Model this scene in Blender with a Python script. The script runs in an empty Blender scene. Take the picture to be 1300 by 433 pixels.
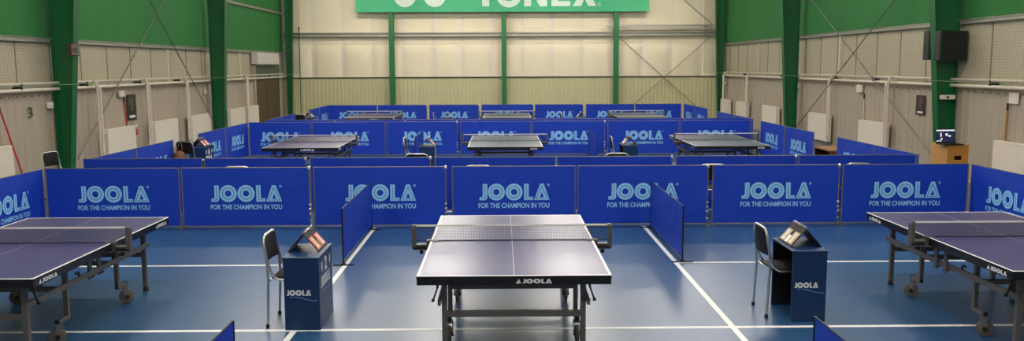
import bpy, bmesh, math, random
from mathutils import Vector, Matrix
PI = math.pi
sc = bpy.context.scene
COL = sc.collection
random.seed(7)

# ------------------------------------------------------------------ helpers
def lin(c):
    return tuple(((v/255)/12.92 if v/255 <= .04045 else ((v/255+.055)/1.055)**2.4) for v in c) + (1,)

MATS = {}
def mat(name, rgb, rough=.5, metal=0, spec=.5, var=0, vscale=(6, 6, 6), bump=0, bscale=60, bdist=.002, emit=None, es=0, sheen=0):
    if name in MATS: return MATS[name]
    m = bpy.data.materials.new(name); m.use_nodes = True
    nt = m.node_tree; b = nt.nodes['Principled BSDF']
    b.inputs['Base Color'].default_value = lin(rgb)
    b.inputs['Roughness'].default_value = rough
    b.inputs['Metallic'].default_value = metal
    b.inputs['Specular IOR Level'].default_value = spec
    if sheen: b.inputs['Sheen Weight'].default_value = sheen
    if emit:
        b.inputs['Emission Color'].default_value = lin(emit); b.inputs['Emission Strength'].default_value = es
    if var or bump:
        tc = nt.nodes.new('ShaderNodeTexCoord')
        mp = nt.nodes.new('ShaderNodeMapping'); mp.inputs['Scale'].default_value = vscale
        nt.links.new(tc.outputs['Object'], mp.inputs['Vector'])
    if var:
        n = nt.nodes.new('ShaderNodeTexNoise'); n.inputs['Scale'].default_value = 1; n.inputs['Detail'].default_value = 5
        nt.links.new(mp.outputs[0], n.inputs['Vector'])
        mx = nt.nodes.new('ShaderNodeMix'); mx.data_type = 'RGBA'
        c = lin(rgb)
        mx.inputs[6].default_value = tuple(v*(1-var) for v in c[:3])+(1,)
        mx.inputs[7].default_value = tuple(min(1, v*(1+var)) for v in c[:3])+(1,)
        nt.links.new(n.outputs['Fac'], mx.inputs[0]); nt.links.new(mx.outputs[2], b.inputs['Base Color'])
    if bump:
        n2 = nt.nodes.new('ShaderNodeTexNoise'); n2.inputs['Scale'].default_value = bscale; n2.inputs['Detail'].default_value = 3
        nt.links.new(tc.outputs['Object'], n2.inputs['Vector'])
        bp = nt.nodes.new('ShaderNodeBump'); bp.inputs['Strength'].default_value = bump; bp.inputs['Distance'].default_value = bdist
        nt.links.new(n2.outputs['Fac'], bp.inputs['Height']); nt.links.new(bp.outputs[0], b.inputs['Normal'])
    MATS[name] = m
    return m

class MB:
    """collects shapes, then becomes one mesh"""
    def __init__(s): s.v = []; s.f = []; s.m = []
    def add(s, vs, fs, mi=0):
        o = len(s.v); s.v += [tuple(v) for v in vs]; s.f += [tuple(i+o for i in f) for f in fs]; s.m += [mi]*len(fs); return s
    def box(s, x0, x1, y0, y1, z0, z1, mi=0):
        return s.add([(x0,y0,z0),(x1,y0,z0),(x1,y1,z0),(x0,y1,z0),(x0,y0,z1),(x1,y0,z1),(x1,y1,z1),(x0,y1,z1)],
                     [(0,3,2,1),(4,5,6,7),(0,1,5,4),(1,2,6,5),(2,3,7,6),(3,0,4,7)], mi)
    def bar(s, a, b, w, h, mi=0, up=(0,0,1)):
        a = Vector(a); b = Vector(b); d = (b-a).normalized(); u = Vector(up)
        if abs(d.dot(u)) > .98: u = Vector((0,1,0))
        r = d.cross(u).normalized(); u = r.cross(d).normalized()
        vs = []
        for p in (a, b):
            for i, j in ((-1,-1),(1,-1),(1,1),(-1,1)): vs.append(p + r*(i*w/2) + u*(j*h/2))
        return s.add(vs, [(0,1,2,3),(7,6,5,4),(0,4,5,1),(1,5,6,2),(2,6,7,3),(3,7,4,0)], mi)
    def tube(s, pts, r, n=8, mi=0, cap=True):
        P = [Vector(p) for p in pts]; vs = []; prev = None
        for i, p in enumerate(P):
            d = ((P[i+1]-p) if i == 0 else (p-P[i-1]) if i == len(P)-1 else (P[i+1]-P[i-1])).normalized()
            if prev is None:
                t = Vector((0,0,1)) if abs(d.z) < .9 else Vector((1,0,0))
                u = d.cross(t).normalized()
            else:
                u = (prev - d*prev.dot(d)).normalized()
            prev = u; w = d.cross(u)
            for k in range(n):
                a = 2*PI*k/n; vs.append(p + u*(r*math.cos(a)) + w*(r*math.sin(a)))
        fs = [(i*n+k, i*n+(k+1)%n, (i+1)*n+(k+1)%n, (i+1)*n+k) for i in range(len(P)-1) for k in range(n)]
        if cap: fs += [tuple(reversed(range(n))), tuple(range((len(P)-1)*n, len(P)*n))]
        return s.add(vs, fs, mi)
    def lathe(s, prof, c, axis='z', n=20, mi=0):
        vs = []
        for (r, h) in prof:
            for k in range(n):
                a = 2*PI*k/n; p = (r*math.cos(a), r*math.sin(a), h)
                if axis == 'x': p = (p[2], p[0], p[1])
                if axis == 'y': p = (p[0], p[2], p[1])
                vs.append((p[0]+c[0], p[1]+c[1], p[2]+c[2]))
        fs = [(i*n+k, i*n+(k+1)%n, (i+1)*n+(k+1)%n, (i+1)*n+k) for i in range(len(prof)-1) for k in range(n)]
        fs += [tuple(reversed(range(n))), tuple(range((len(prof)-1)*n, len(prof)*n))]
        return s.add(vs, fs, mi)
    def prism(s, poly, y0, y1, mi=0):
        """polygon in x,z extruded along y"""
        n = len(poly)
        vs = [(x, y0, z) for x, z in poly] + [(x, y1, z) for x, z in poly]
        fs = [tuple(range(n)), tuple(reversed(range(n, 2*n)))] + [(i, i+n, (i+1) % n+n, (i+1) % n) for i in range(n)]
        return s.add(vs, fs, mi)
    def ring(s, cx, cz, ro, ri, y0, y1, n=28, mi=0, sx=1, e=1.0):
        vs = []
        for r in (ro, ri):
            for y in (y0, y1):
                for k in range(n):
                    a = 2*PI*k/n; ca, sa = math.cos(a), math.sin(a)
                    vs.append((cx + sx*r*math.copysign(abs(ca)**e, ca), y, cz + r*math.copysign(abs(sa)**e, sa)))
        fs = []
        for k in range(n):
            q = (k+1) % n
            fs += [(k, q, 2*n+q, 2*n+k), (n+k, 3*n+k, 3*n+q, n+q), (k, n+k, n+q, q), (2*n+k, 2*n+q, 3*n+q, 3*n+k)]
        return s.add(vs, fs, mi)
    def xf(s, M):
        s.v = [tuple(M @ Vector(v)) for v in s.v]; return s
    def join(s, o, M=None, mi=None):
        vs = [tuple(M @ Vector(v)) for v in o.v] if M else o.v
        k = len(s.v); s.v += vs; s.f += [tuple(i+k for i in f) for f in o.f]; s.m += (o.m if mi is None else [mi]*len(o.m)); return s
    def mesh(s, name, mats, smooth=False):
        me = bpy.data.meshes.new(name); me.from_pydata(s.v, [], s.f)
        for m in (mats if isinstance(mats, (list, tuple)) else [mats]): me.materials.append(m)
        for p, i in zip(me.polygons, s.m): p.material_index = i
        bm = bmesh.new(); bm.from_mesh(me); bmesh.ops.recalc_face_normals(bm, faces=bm.faces); bm.to_mesh(me); bm.free()
        if smooth:
            me.polygons.foreach_set('use_smooth', [True]*len(me.polygons))
            try: me.set_sharp_from_angle(angle=.7)
            except Exception: pass
        me.update(); return me
    def build(s, name, mats, parent=None, smooth=False, bevel=0):
        return link(name, s.mesh(name, mats, smooth), parent, bevel)

def link(name, me, parent=None, bevel=0):
    o = bpy.data.objects.new(name, me); COL.objects.link(o)
    if parent: o.parent = parent
    if bevel:
        b = o.modifiers.new('bevel', 'BEVEL'); b.width = bevel; b.segments = 2; b.limit_method = 'ANGLE'
    return o
def thing(name, label, cat, loc=(0,0,0), rz=0, group=None):
    o = bpy.data.objects.new(name, None); COL.objects.link(o)
    o.location = loc; o.rotation_euler = (0, 0, rz); o.empty_display_size = .1
    o['label'] = label; o['category'] = cat
    if group: o['group'] = group
    return o
def tag(o, label, cat, group=None):
    o['label'] = label; o['category'] = cat
    if group: o['group'] = group
    return o
def struct(o):
    o['kind'] = 'structure'; return o
def copy_tree(root, loc, rz, label, group=None):
    r = root.copy(); COL.objects.link(r); r.location = loc; r.rotation_euler = (0, 0, rz); r['label'] = label
    if group: r['group'] = group
    def rec(src, dst):
        for ch in list(src.children):
            c = ch.copy(); COL.objects.link(c); c.parent = dst; rec(ch, c)
    rec(root, r)
    return r

_txt = {}
def text_mb(body, size, depth=.001, bold=0.0, sx=1.0, align='LEFT'):
    """letters in the x,z plane facing -y"""
    k = (body, size, depth, bold, sx, align)
    if k in _txt: return _txt[k]
    cu = bpy.data.curves.new('lettering', 'FONT'); cu.body = body; cu.size = size; cu.extrude = depth; cu.offset = bold
    cu.align_x = align; cu.resolution_u = 3
    o = bpy.data.objects.new('lettering', cu); COL.objects.link(o)
    dg = bpy.context.evaluated_depsgraph_get(); me = bpy.data.meshes.new_from_object(o.evaluated_get(dg))
    b = MB(); b.add([(v.co.x*sx, -v.co.z, v.co.y) for v in me.vertices], [tuple(p.vertices) for p in me.polygons])
    bpy.data.objects.remove(o); bpy.data.curves.remove(cu); bpy.data.meshes.remove(me)
    _txt[k] = b
    return b
def bounds(b):
    xs = [v[0] for v in b.v]; zs = [v[2] for v in b.v]; return min(xs), max(xs), min(zs), max(zs)
def fit_text(body, x0, x1, z0, z1, y, depth, bold=0.0):
    b = MB().join(text_mb(body, 1.0, .01, bold)); a = bounds(b)
    sx = (x1-x0)/(a[1]-a[0]); sz = (z1-z0)/(a[3]-a[2])
    b.v = [(x0+(v[0]-a[0])*sx, y+v[1]*depth*50, z0+(v[2]-a[2])*sz) for v in b.v]
    return b

# ------------------------------------------------------------------ materials
M = dict(
    cloth=mat('barrier cloth', (9, 58, 180), .62, spec=.35, var=.10, vscale=(3, 3, 3), bump=.25, bscale=9, bdist=.02),
    logo=mat('light blue print', (140, 200, 248), .6), logoline=mat('deep teal print', (58, 128, 178), .6),
    steel=mat('grey steel tube', (128, 126, 122), .42, .6, var=.1), darksteel=mat('black steel tube', (26, 27, 32), .45, .3),
    chrome=mat('chrome tube', (212, 212, 212), .28, 1), black=mat('black plastic', (16, 16, 18), .45, var=.2),
    vinyl=mat('black vinyl', (20, 20, 22), .6, spec=.25, bump=.2, bscale=120),
    top=mat('table playing surface', (56, 50, 112), .31, spec=1.0, var=.05, bump=.05, bscale=300), white=mat('white line paint', (235, 236, 236), .4),
    topblue=mat('grey blue playing surface', (74, 88, 112), .31, spec=1.0, var=.05),
    legs=mat('grey coated steel', (98, 95, 93), .42, .35, var=.08), apron=mat('black apron', (13, 13, 17), .38),
    netm=mat('net thread', (26, 27, 32), .7), tape=mat('white net tape', (222, 222, 220), .6),
    tyre=mat('grey caster rubber', (96, 92, 86), .6), printw=mat('white print', (212, 216, 222), .5),
    desk=mat('dark blue painted board', (10, 46, 90), .4, spec=.4, var=.06, vscale=(2, 2, 2)), deskin=mat('black board inside', (12, 14, 20), .6),
    dedge=mat('pale worn board edge', (120, 150, 185), .45),
    green=mat('green painted steel', (12, 96, 52), .42, spec=.4, var=.10, vscale=(3, 3, 1)), postgreen=mat('bright green post', (16, 108, 52), .42, var=.08, vscale=(3, 3, 1)),
    greencl=mat('green wall cloth', (54, 124, 64), .75, spec=.2, var=.08, vscale=(.6, .6, .3), bump=.2, bscale=3, bdist=.03),
    ribs=mat('beige ribbed sheet', (172, 160, 143), .5, spec=.35, var=.07, vscale=(1.5, 1.5, .6)),
    backribs=mat('olive beige ribbed sheet', (192, 187, 146), .5, spec=.35, var=.07, vscale=(1.5, 1.5, .6)),
    cream=mat('cream insulation film', (188, 178, 153), .55, spec=.3, var=.06, vscale=(.8, .8, 1.2), bump=.3, bscale=4, bdist=.02),
    backcream=mat('pale cream insulation film', (224, 213, 186), .55, spec=.3, var=.06, vscale=(.8, .8, 1.2), bump=.3, bscale=4, bdist=.02),
    rail=mat('galvanised rail', (164, 162, 150), .45, .5, var=.12), pipe=mat('white heating pipe', (216, 206, 188), .4),
    dark=mat('dark gap', (46, 40, 32), .8), rad=mat('cream radiator enamel', (228, 218, 202), .35, spec=.45), radgrille=mat('radiator grille', (190, 180, 164), .5),
    ply=mat('birch plywood', (196, 148, 82), .5, var=.14, vscale=(2, 2, 14)), plydark=mat('warm plywood', (184, 128, 54), .5, var=.14, vscale=(2, 2, 14)),
    brown=mat('brown wood', (112, 66, 40), .5, var=.2, vscale=(2, 14, 2)), bench=mat('light brown wood', (168, 122, 88), .45, var=.15, vscale=(2, 14, 2)),
    red=mat('red plastic', (178, 42, 34), .4), redbox=mat('red alarm housing', (110, 26, 26), .5), grey=mat('grey plastic', (150, 142, 136), .5), paper=mat('white paper', (222, 214, 204), .7),
    screen=mat('laptop screen', (14, 18, 44), .2, emit=(70, 90, 160), es=.12), screenw=mat('screen window', (230, 235, 245), .3, emit=(230, 235, 250), es=.55),
    curtain=mat('brown strip curtain', (84, 70, 44), .7, var=.25, vscale=(6, 6, .3)), curtaintop=mat('olive curtain header', (84, 96, 72), .7),
    salmon=mat('salmon score card', (214, 116, 96), .5), cream2=mat('cream score print', (236, 226, 190), .5), scgreen=mat('green score print', (40, 92, 60), .5),
    tan=mat('tan score card', (176, 156, 132), .4), hallnet=mat('green net cord', (18, 56, 32), .8), rope=mat('pale net rope', (150, 170, 140), .8),
    bannerw=mat('white banner print', (198, 214, 198), .6), cable=mat('steel brace cable', (120, 112, 98), .5, .5), wood=mat('wooden pole', (170, 120, 60), .5, var=.1),
    poster=mat('black poster', (34, 30, 28), .45, var=.3), posterink=mat('poster print', (84, 72, 48), .5, var=.4, vscale=(20, 20, 20)), posterred=mat('poster red print', (92, 60, 58), .5, var=.3, vscale=(20, 20, 20)),
    digit=mat('green number paint', (34, 76, 48), .6), ceil=mat('white ceiling film', (234, 224, 206), .7, var=.05), front=mat('beige wall', (170, 160, 140), .7),
    housing=mat('lamp housing', (200, 200, 200), .5),
)
def glow(name, col, s):
    m = bpy.data.materials.new(name); m.use_nodes = True; nt = m.node_tree; nt.nodes.clear()
    e = nt.nodes.new('ShaderNodeEmission'); e.inputs['Color'].default_value = lin(col); e.inputs['Strength'].default_value = s
    o = nt.nodes.new('ShaderNodeOutputMaterial'); nt.links.new(e.outputs[0], o.inputs[0]); return m
LAMP = glow('lamp diffuser', (255, 247, 236), 57)

# sports floor: glossy blue vinyl
fl = bpy.data.materials.new('blue sports vinyl'); fl.use_nodes = True
nt = fl.node_tree; b = nt.nodes['Principled BSDF']
b.inputs['Roughness'].default_value = .27; b.inputs['Specular IOR Level'].default_value = 1.0
tc = nt.nodes.new('ShaderNodeTexCoord'); n1 = nt.nodes.new('ShaderNodeTexNoise'); n1.inputs['Scale'].default_value = .45; n1.inputs['Detail'].default_value = 6
nt.links.new(tc.outputs['Object'], n1.inputs['Vector'])
mx = nt.nodes.new('ShaderNodeMix'); mx.data_type = 'RGBA'; mx.inputs[6].default_value = lin((30, 72, 116)); mx.inputs[7].default_value = lin((36, 80, 124))
nt.links.new(n1.outputs['Fac'], mx.inputs[0]); nt.links.new(mx.outputs[2], b.inputs['Base Color'])
n2 = nt.nodes.new('ShaderNodeTexNoise'); n2.inputs['Scale'].default_value = 2.2; n2.inputs['Detail'].default_value = 4
nt.links.new(tc.outputs['Object'], n2.inputs['Vector'])
mr = nt.nodes.new('ShaderNodeMapRange'); mr.inputs[3].default_value = .31; mr.inputs[4].default_value = .33
nt.links.new(n2.outputs['Fac'], mr.inputs[0]); nt.links.new(mr.outputs[0], b.inputs['Roughness'])

# translucent banner cloth
bn = bpy.data.materials.new('green banner mesh cloth'); bn.use_nodes = True
nt = bn.node_tree; b = nt.nodes['Principled BSDF']; b.inputs['Base Color'].default_value = lin((66, 178, 124)); b.inputs['Roughness'].default_value = .6
tr = nt.nodes.new('ShaderNodeBsdfTransparent'); ms = nt.nodes.new('ShaderNodeMixShader'); ms.inputs[0].default_value = .16
nt.links.new(b.outputs[0], ms.inputs[1]); nt.links.new(tr.outputs[0], ms.inputs[2]); nt.links.new(ms.outputs[0], nt.nodes['Material Output'].inputs[0])

# ------------------------------------------------------------------ setting
XL, XR, YB, YF = -9.2, 9.4, 36.7, -2.5
f = MB().box(XL-.3, XR+.3, YF-.3, YB+.3, -.1, 0).build('floor', fl); struct(f)
# painted court lines belong to the floor
ln = MB(); LW = .028
ln.box(-9.0, 9.2, 7.625-LW, 7.625+LW, 0, .0015)
ln.box(-9.0, -1.9-LW, 10.22-LW, 10.22+LW, 0, .0015); ln.box(2.11+LW, 9.2, 10.22-LW, 10.22+LW, 0, .0015)
for x in (-1.9, 2.11):
    ln.box(x-LW, x+LW, -1, 7.625-LW, 0, .0015); ln.box(x-LW, x+LW, 7.625+LW, 12.62, 0, .0015)
struct(ln.build('trim_1', M['white'], f)); 

def strip(pts, z0, z1, mp, closed=False):
    """sheet whose section (u, n) runs along the wall"""
    b = MB(); n = len(pts)
    b.add([mp(u, d, z0) for u, d in pts] + [mp(u, d, z1) for u, d in pts], [(i, i+1, n+i+1, n+i) for i in range(n-1)])
    return b
def ribs(u0, u1, period, depth):
    pts = []; u = u0
    while u < u1:
        for a, d in ((0, 0), (.55, 0), (.63, depth), (.92, depth)): 
            if u+a*period < u1: pts.append((u+a*period, d))
        u += period
    pts.append((u1, 0)); return pts
def pillow_strip(u0, u1, period, z0, z1, mp, bulge, off, round_top=True):
    b = MB(); k = 10; m = 10; u = u0
    while u < u1-.05:
        v1 = min(u+period, u1); base = len(b.v); vs = []; fs = []
        for j in range(m+1):
            z = z0+(z1-z0)*j/m
            for i in range(k+1):
                s = i/k; e = (1-(2*s-1)**2)**.6 if abs(2*s-1) < 1 else 0; t = 1-(max(0, j/m-.6)*2.5)**3 if round_top else 1
                vs.append(mp(u+(v1-u)*s, off+bulge*e*t, z))
        fs = [(j*(k+1)+i, j*(k+1)+i+1, (j+1)*(k+1)+i+1, (j+1)*(k+1)+i) for j in range(m) for i in range(k)]
        b.add(vs, fs); u = v1
    return b
mpL = lambda u, n, z: (XL+n, u, z)
mpR = lambda u, n, z: (XR-n, u, z)
mpB = lambda u, n, z: (u, YB-n, z)
def mbox(mp, u0, u1, n0, n1, z0, z1, b=None, mi=0):
    b = b or MB(); p = [mp(u0, n0, z0), mp(u1, n1, z1)]
    return b.box(min(p[0][0], p[1][0]), max(p[0][0], p[1][0]), min(p[0][1], p[1][1]), max(p[0][1], p[1][1]), min(z0, z1), max(z0, z1), mi)
EAVE = 6.0; RIDGE = 8.3
def side_wall(name, mp, zg, rails):
    w = strip(ribs(YF, YB, .26, .013), 0, 1.85, mp)
    n0 = len(w.f)
    w.join(mbox(mp, YF, YB, -.30, -.10, 0, EAVE), mi=1)          # outer skin behind everything
    w.join(mbox(mp, YF, YB, -.09, .0, 1.84, 1.862), mi=0)        # ledge flashing
    o = struct(w.build(name, [M['ribs'], M['dark']]))
    pillow_strip(YF, YB, 1.275, 1.86, zg, mp, .022, -.06, False).build('upper_panel', M['cream'], o, smooth=True)
    sm = MB(); u = YF+1.275
    while u < YB-.1: sm.join(mbox(mp, u-.016, u+.016, -.075, -.05, 1.9, zg)); u += 1.275
    sm.build('seam', mat('dark beige seam', (134, 123, 102), .7), o)
    fixings = MB(); y = 12.0
    while y < YB-.3: fixings.join(mbox(mp, y, y+.06, .0, .018, 1.815, 1.833)); y += .26
    fixings.build('fixing', M['dark'], o)
    pts = [(YF+i*(YB-YF)/120, -.03+.012*math.sin(i*2.1)) for i in range(121)]
    strip(pts, zg, EAVE, mp).build('green_cladding', M['greencl'], o, smooth=True)
    r = MB()
    for z in rails: r.join(mbox(mp, YF, YB, -.06, .05, z-.045, z+.045)); r.join(mbox(mp, YF, YB, -.06, .075, z+.03, z+.045))
    r.build('rail', M['rail'], o)
    return o
wl = side_wall('wall_left', mpL, 2.90, (2.93, 4.56))
wr = side_wall('wall_right', mpR, 3.19, (3.23, 5.28))
# little white battens beside some seams
for mp, o, ys, zt in ((mpL, wl, (24.0, 30.55), 2.88), (mpR, wr, (23.95, 31.6), 3.18)):
    bt = MB()
    for y in ys: bt.join(mbox(mp, y-.05, y+.05, -.08, .03, 1.95, zt))
    bt.build('batten', M['pipe'], o)

# back wall
w = strip(ribs(XL, XR, .165, .014), 0, 1.88, mpB)
w.join(mbox(mpB, XL, XR, -.30, -.12, 0, RIDGE+.1), mi=1)
w.join(mbox(mpB, XL, XR, -.12, .04, 1.87, 1.91), mi=1)
wb = struct(w.build('wall_back', [M['backribs'], M['dark']]))
seam0 = XL - .1
def back_pillows(z0, z1, off, bulge, rt): return pillow_strip(-9.22, XR, 1.2625, z0, z1, mpB, bulge, off, rt)
back_pillows(1.91, 3.26, -.02, .10, True).build('lower_quilt', M['backcream'], wb, smooth=True)
back_pillows(3.2, RIDGE+1.2, -.115, .02, False).build('upper_quilt', M['backcream'], wb, smooth=True)
seam = MB()
u = -9.22+1.2625
while u < XR-.1:
    seam.join(mbox(mpB, u-.05, u+.05, -.12, -.108, 3.27, RIDGE)); seam.join(mbox(mpB, u-.05, u+.05, -.01, .012, 1.92, 3.16)); u += 1.2625
seam.build('seam_tape', mat('pale seam tape', (214, 208, 196), .5), wb)
r = MB(); r.join(mbox(mpB, XL, XR, -.1, .10, 3.60, 3.64)); r.join(mbox(mpB, XL, XR, -.1, .04, 3.64, 3.76)); r.join(mbox(mpB, XL, XR, -.1, .12, 3.74, 3.78))
r.join(mbox(mpB, 4.4, 8.9, .13, .19, 3.98, 4.06)); r.join(mbox(mpB, 4.75, 8.9, .02, .1, 3.84, 3.92)); r.join(mbox(mpB, 4.7, 4.8, 0, .16, 3.95, 4.0)); r.join(mbox(mpB, 8.6, 8.7, 0, .16, 3.95, 4.0))
r.build('rail', M['rail'], wb)

wf = struct(MB().box(XL-.3, XR+.3, YF-.3, YF, 0, RIDGE+.4).build('wall_front', M['front']))
c = MB(); xm = (XL+XR)/2
c.prism([(XL-.3, EAVE), (xm, RIDGE), (XR+.3, EAVE), (XR+.3, EAVE+.15), (xm, RIDGE+.15), (XL-.3, EAVE+.15)], YF-.3, YB+.3)
struct(c.build('ceiling', M['ceil']))

# ceiling lamps
k = 0
lamp_me = None
for xi, x in enumerate((-5.9, -1.9, 2.1, 6.1)):
    for yi, y in enumerate((1.5, 7.5, 14, 20.5, 27, 33.5)):
        zr = 5.9
        label = '%s hall lamp, number %d from the back wall in the %s lamp line' % ('long white', 6-yi, ('left outer', 'left inner', 'right inner', 'right outer')[xi])
        if lamp_me is None:
            t = lamp0 = thing('ceiling_lamp', label, 'lamp', (x, y, zr), 0, 'hall lamps under the roof')
            MB().box(-.77, .77, -.17, .17, .12, .18).build('housing', M['housing'], t); lamp_me = MB().box(-.75, .75, -.15, .15, 0, .12).build('diffuser', LAMP, t)
            rr = MB()
            for s in (-.6, .6): rr.tube([(s, 0, .18), (s, 0, .3)], .01)
            rr.build('hanger', M['steel'], t)
        else: copy_tree(lamp0, (x, y, zr), 0, label)

# door with strip curtain in the left wall
d = MB()
d.join(mbox(mpL, 32.07, 32.17, -.08, .10, 0, 2.47)); d.join(mbox(mpL, 35.62, 35.72, -.08, .10, 0, 2.47)); d.join(mbox(mpL, 32.07, 35.72, -.08, .10, 2.42, 2.5))
door = struct(d.build('door_1', M['ribs']))
b = MB(); y = 32.17
while y < 35.6: b.join(mbox(mpL, y, y+.185, .035+.012*(int(y*10) % 2), .055+.012*(int(y*10) % 2), 0, 2.02)); y += .18
b.build('strip_curtain', M['curtain'], door)
mbox(mpL, 32.17, 35.62, .03, .075, 2.0, 2.42).build('curtain_header', M['curtaintop'], door)
struct(mbox(mpL, 32.03, 35.1, .0, .22, 2.47, 2.90).build('trim_2', M['paper']))

# ------------------------------------------------------------------ steel frame columns
def column(label, side, y, x_in0, slope, xw):
    """tapered I column; inner flange face at x_in0 (floor), leaning inwards with height"""
    t = thing('steel_column', label, 'column', ((x_in0+xw)/2, y, 0), 0, 'green portal frame columns')
    s = 1 if side == 'R' else -1
    H = EAVE
    ox = (x_in0+xw)/2
    xi0 = x_in0-ox; xi1 = xi0 - s*slope*H; xo = xw-ox
    def quadprism(a0, a1, b0, b1, y0, y1):
        return MB().add([(a0, y0, 0), (b0, y0, 0), (b0, y1, 0), (a0, y1, 0), (a1, y0, H), (b1, y0, H), (b1, y1, H), (a1, y1, H)],
                        [(0,3,2,1),(4,5,6,7),(0,1,5,4),(1,2,6,5),(2,3,7,6),(3,0,4,7)])
    quadprism(xi0, xi1, xi0+s*.016, xi1+s*.016, -.11, .11).build('inner_flange', M['green'], t)
    quadprism(xo, xo, xo-s*.016, xo-s*.016, -.11, .11).build('outer_flange', M['green'], t)
    quadprism(xi0+s*.016, xi1+s*.016, xo-s*.016, xo-s*.016, -.006, .006).build('web', M['green'], t)
    MB().box(min(xi0, xo)-.04, max(xi0, xo)+.04, -.16, .16, 0, .02).build('base_plate', M['green'], t)
    return t
column('big green tapered steel column at the left wall beside the red alarm box', 'L', 17.85, -8.93, .083, -9.15)
column('second green column along the left wall, between the radiators', 'L', 27.1, -8.71, .047, -9.04)
column('green column in the far left corner beside the curtained doorway', 'L', 36.3, -8.80, .033, -8.96)
column('big green tapered steel column at the right wall holding the black speakers', 'R', 17.75, 9.097, .079, 9.36)
column('second green column along the right wall, behind the blue side barriers', 'R', 26.9, 8.93, .062, 9.22)
column('green column in the far right corner of the hall', 'R', 36.3, 9.13, .038, 9.32)
for i, (x, lab) in enumerate(((-4.6, 'left'), (.11, 'middle'), (4.83, 'right'))):
    t = thing('wall_post', 'slim bright green steel post on the back wall, %s of the three' % lab, 'post', (x, YB-.2, 0), 0, 'green posts on the back wall')
    MB().box(-.1, .1, -.14, -.125, 0, 7.0).build('front_flange', M['postgreen'], t)
    MB().box(-.005, .005, -.125, .08, 0, 7.0).build('web', M['postgreen'], t)
    MB().box(-.1, .1, .08, .095, 0, 7.0).build('rear_flange', M['postgreen'], t)

# ------------------------------------------------------------------ pipes, radiators
def heating(label, mp, risers, bays):
    t = thing('heating_pipe', label, 'pipe')
    for z, r_ in ((1.945, .036), (2.07, .028)):
        b = MB(); b.tube([mp(12.0, .10, z), mp(36.2, .10, z)], r_, 10); b.build('pipe_run', M['pipe'], t, smooth=True)
    for y in bays:
        b = MB(); b.join(mbox(mp, y-.02, y+.02, -.06, .13, 1.94, 2.08)); b.build('clamp', M['black'], t)
    for y in risers:
        pts = [mp(y-.0, .10, 2.07), mp(y, .14, 2.08), mp(y+.0, .19, 2.06), mp(y, .215, 2.0), mp(y, .215, 1.8), mp(y, .215, .3)]
        for dy in (0, .13):
            MB().tube([(p[0], p[1]+dy, p[2]-(.1 if dy and i < 4 else 0)) for i, p in enumerate(pts)], .026, 8).build('riser', M['pipe'], t, smooth=True)
    return t
heating('pair of cream heating pipes along the left wall above the ribbed sheet', mpL, (19.3, 22.0, 24.75, 30.6), (16.45, 19.05, 21.85, 24.5, 28.3, 34))
heating('pair of cream heating pipes along the right wall above the ribbed sheet', mpR, (20.4, 24.05, 32.2, 35.6), (16.3, 21.5, 24.0, 28.6, 33))
def radiator(label, mp, y0, y1):
    yc = (y0+y1)/2; p = mp(yc, .14, 0); hl = (y1-y0)/2
    t = thing('radiator', label, 'radiator', (p[0], p[1], .2), 0, 'cream wall radiators')
    for a in (-.05, .05):
        s = MB(); s.box(a-.012, a+.012, -hl, hl, .0, .74)
        s.build('panel', M['rad'], t, bevel=.008)
    n = MB()
    for i in range(14):
        yy = -hl+.05+(2*hl-.1)*i/13; n.box(-.038, .038, yy-.004, yy+.004, .04, .7)
    n.build('fin', M['radgrille'], t)
    MB().box(-.068, .068, -hl-.004, hl+.004, .735, .765).build('top_grille', M['rad'], t, bevel=.008)
    for s in (-1, 1): MB().box(-.064, .064, s*hl-.006, s*hl+.006, .0, .74).build('side_cover', M['rad'], t)
    v = MB(); v.tube([(0, -hl, .68), (0, -hl-.12, .68)], .022, 8); v.tube([(0, -hl-.07, .68), (0, -hl-.07, .74)], .02, 8); v.build('valve', M['pipe'], t, smooth=True)
    MB().box(*sorted((-.06*(-1 if mp is mpL else 1), -.14*(1 if mp is mpL else -1))), -hl+.2, -hl+.26, .05, .7).build('bracket', M['radgrille'], t)
    return t
for i, (a, b_) in enumerate(((14.35, 15.88), (19.72, 21.2), (22.4, 23.98), (25.1, 26.7), (28.7, 30.3), (30.75, 32.0))):
    radiator(('cream radiator cut by the left frame edge beside the red pole', 'cream radiator on the left wall, first past the big green column', 'cream radiator on the left wall, second past the big green column',
              'cream radiator on the left wall, third past the big column, behind the umpire chair', 'cream radiator on the left wall just past the second column', 'cream radiator on the left wall beside the curtained doorway')[i], mpL, a, b_)
for i, (a, b_) in enumerate(((14.35, 15.92), (20.55, 22.05), (24.2, 25.7), (28.75, 30.3), (32.3, 33.7), (34.9, 36.1))):
    radiator(('cream radiator on the right wall under the wooden pole', 'cream radiator on the right wall, first past the speaker column', 'cream radiator on the right wall behind the brown bench',
              'cream radiator on the right wall just past the second column', 'cream radiator on the right wall, second from the far corner', 'cream radiator in the far right corner')[i], mpR, a, b_)

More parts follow.
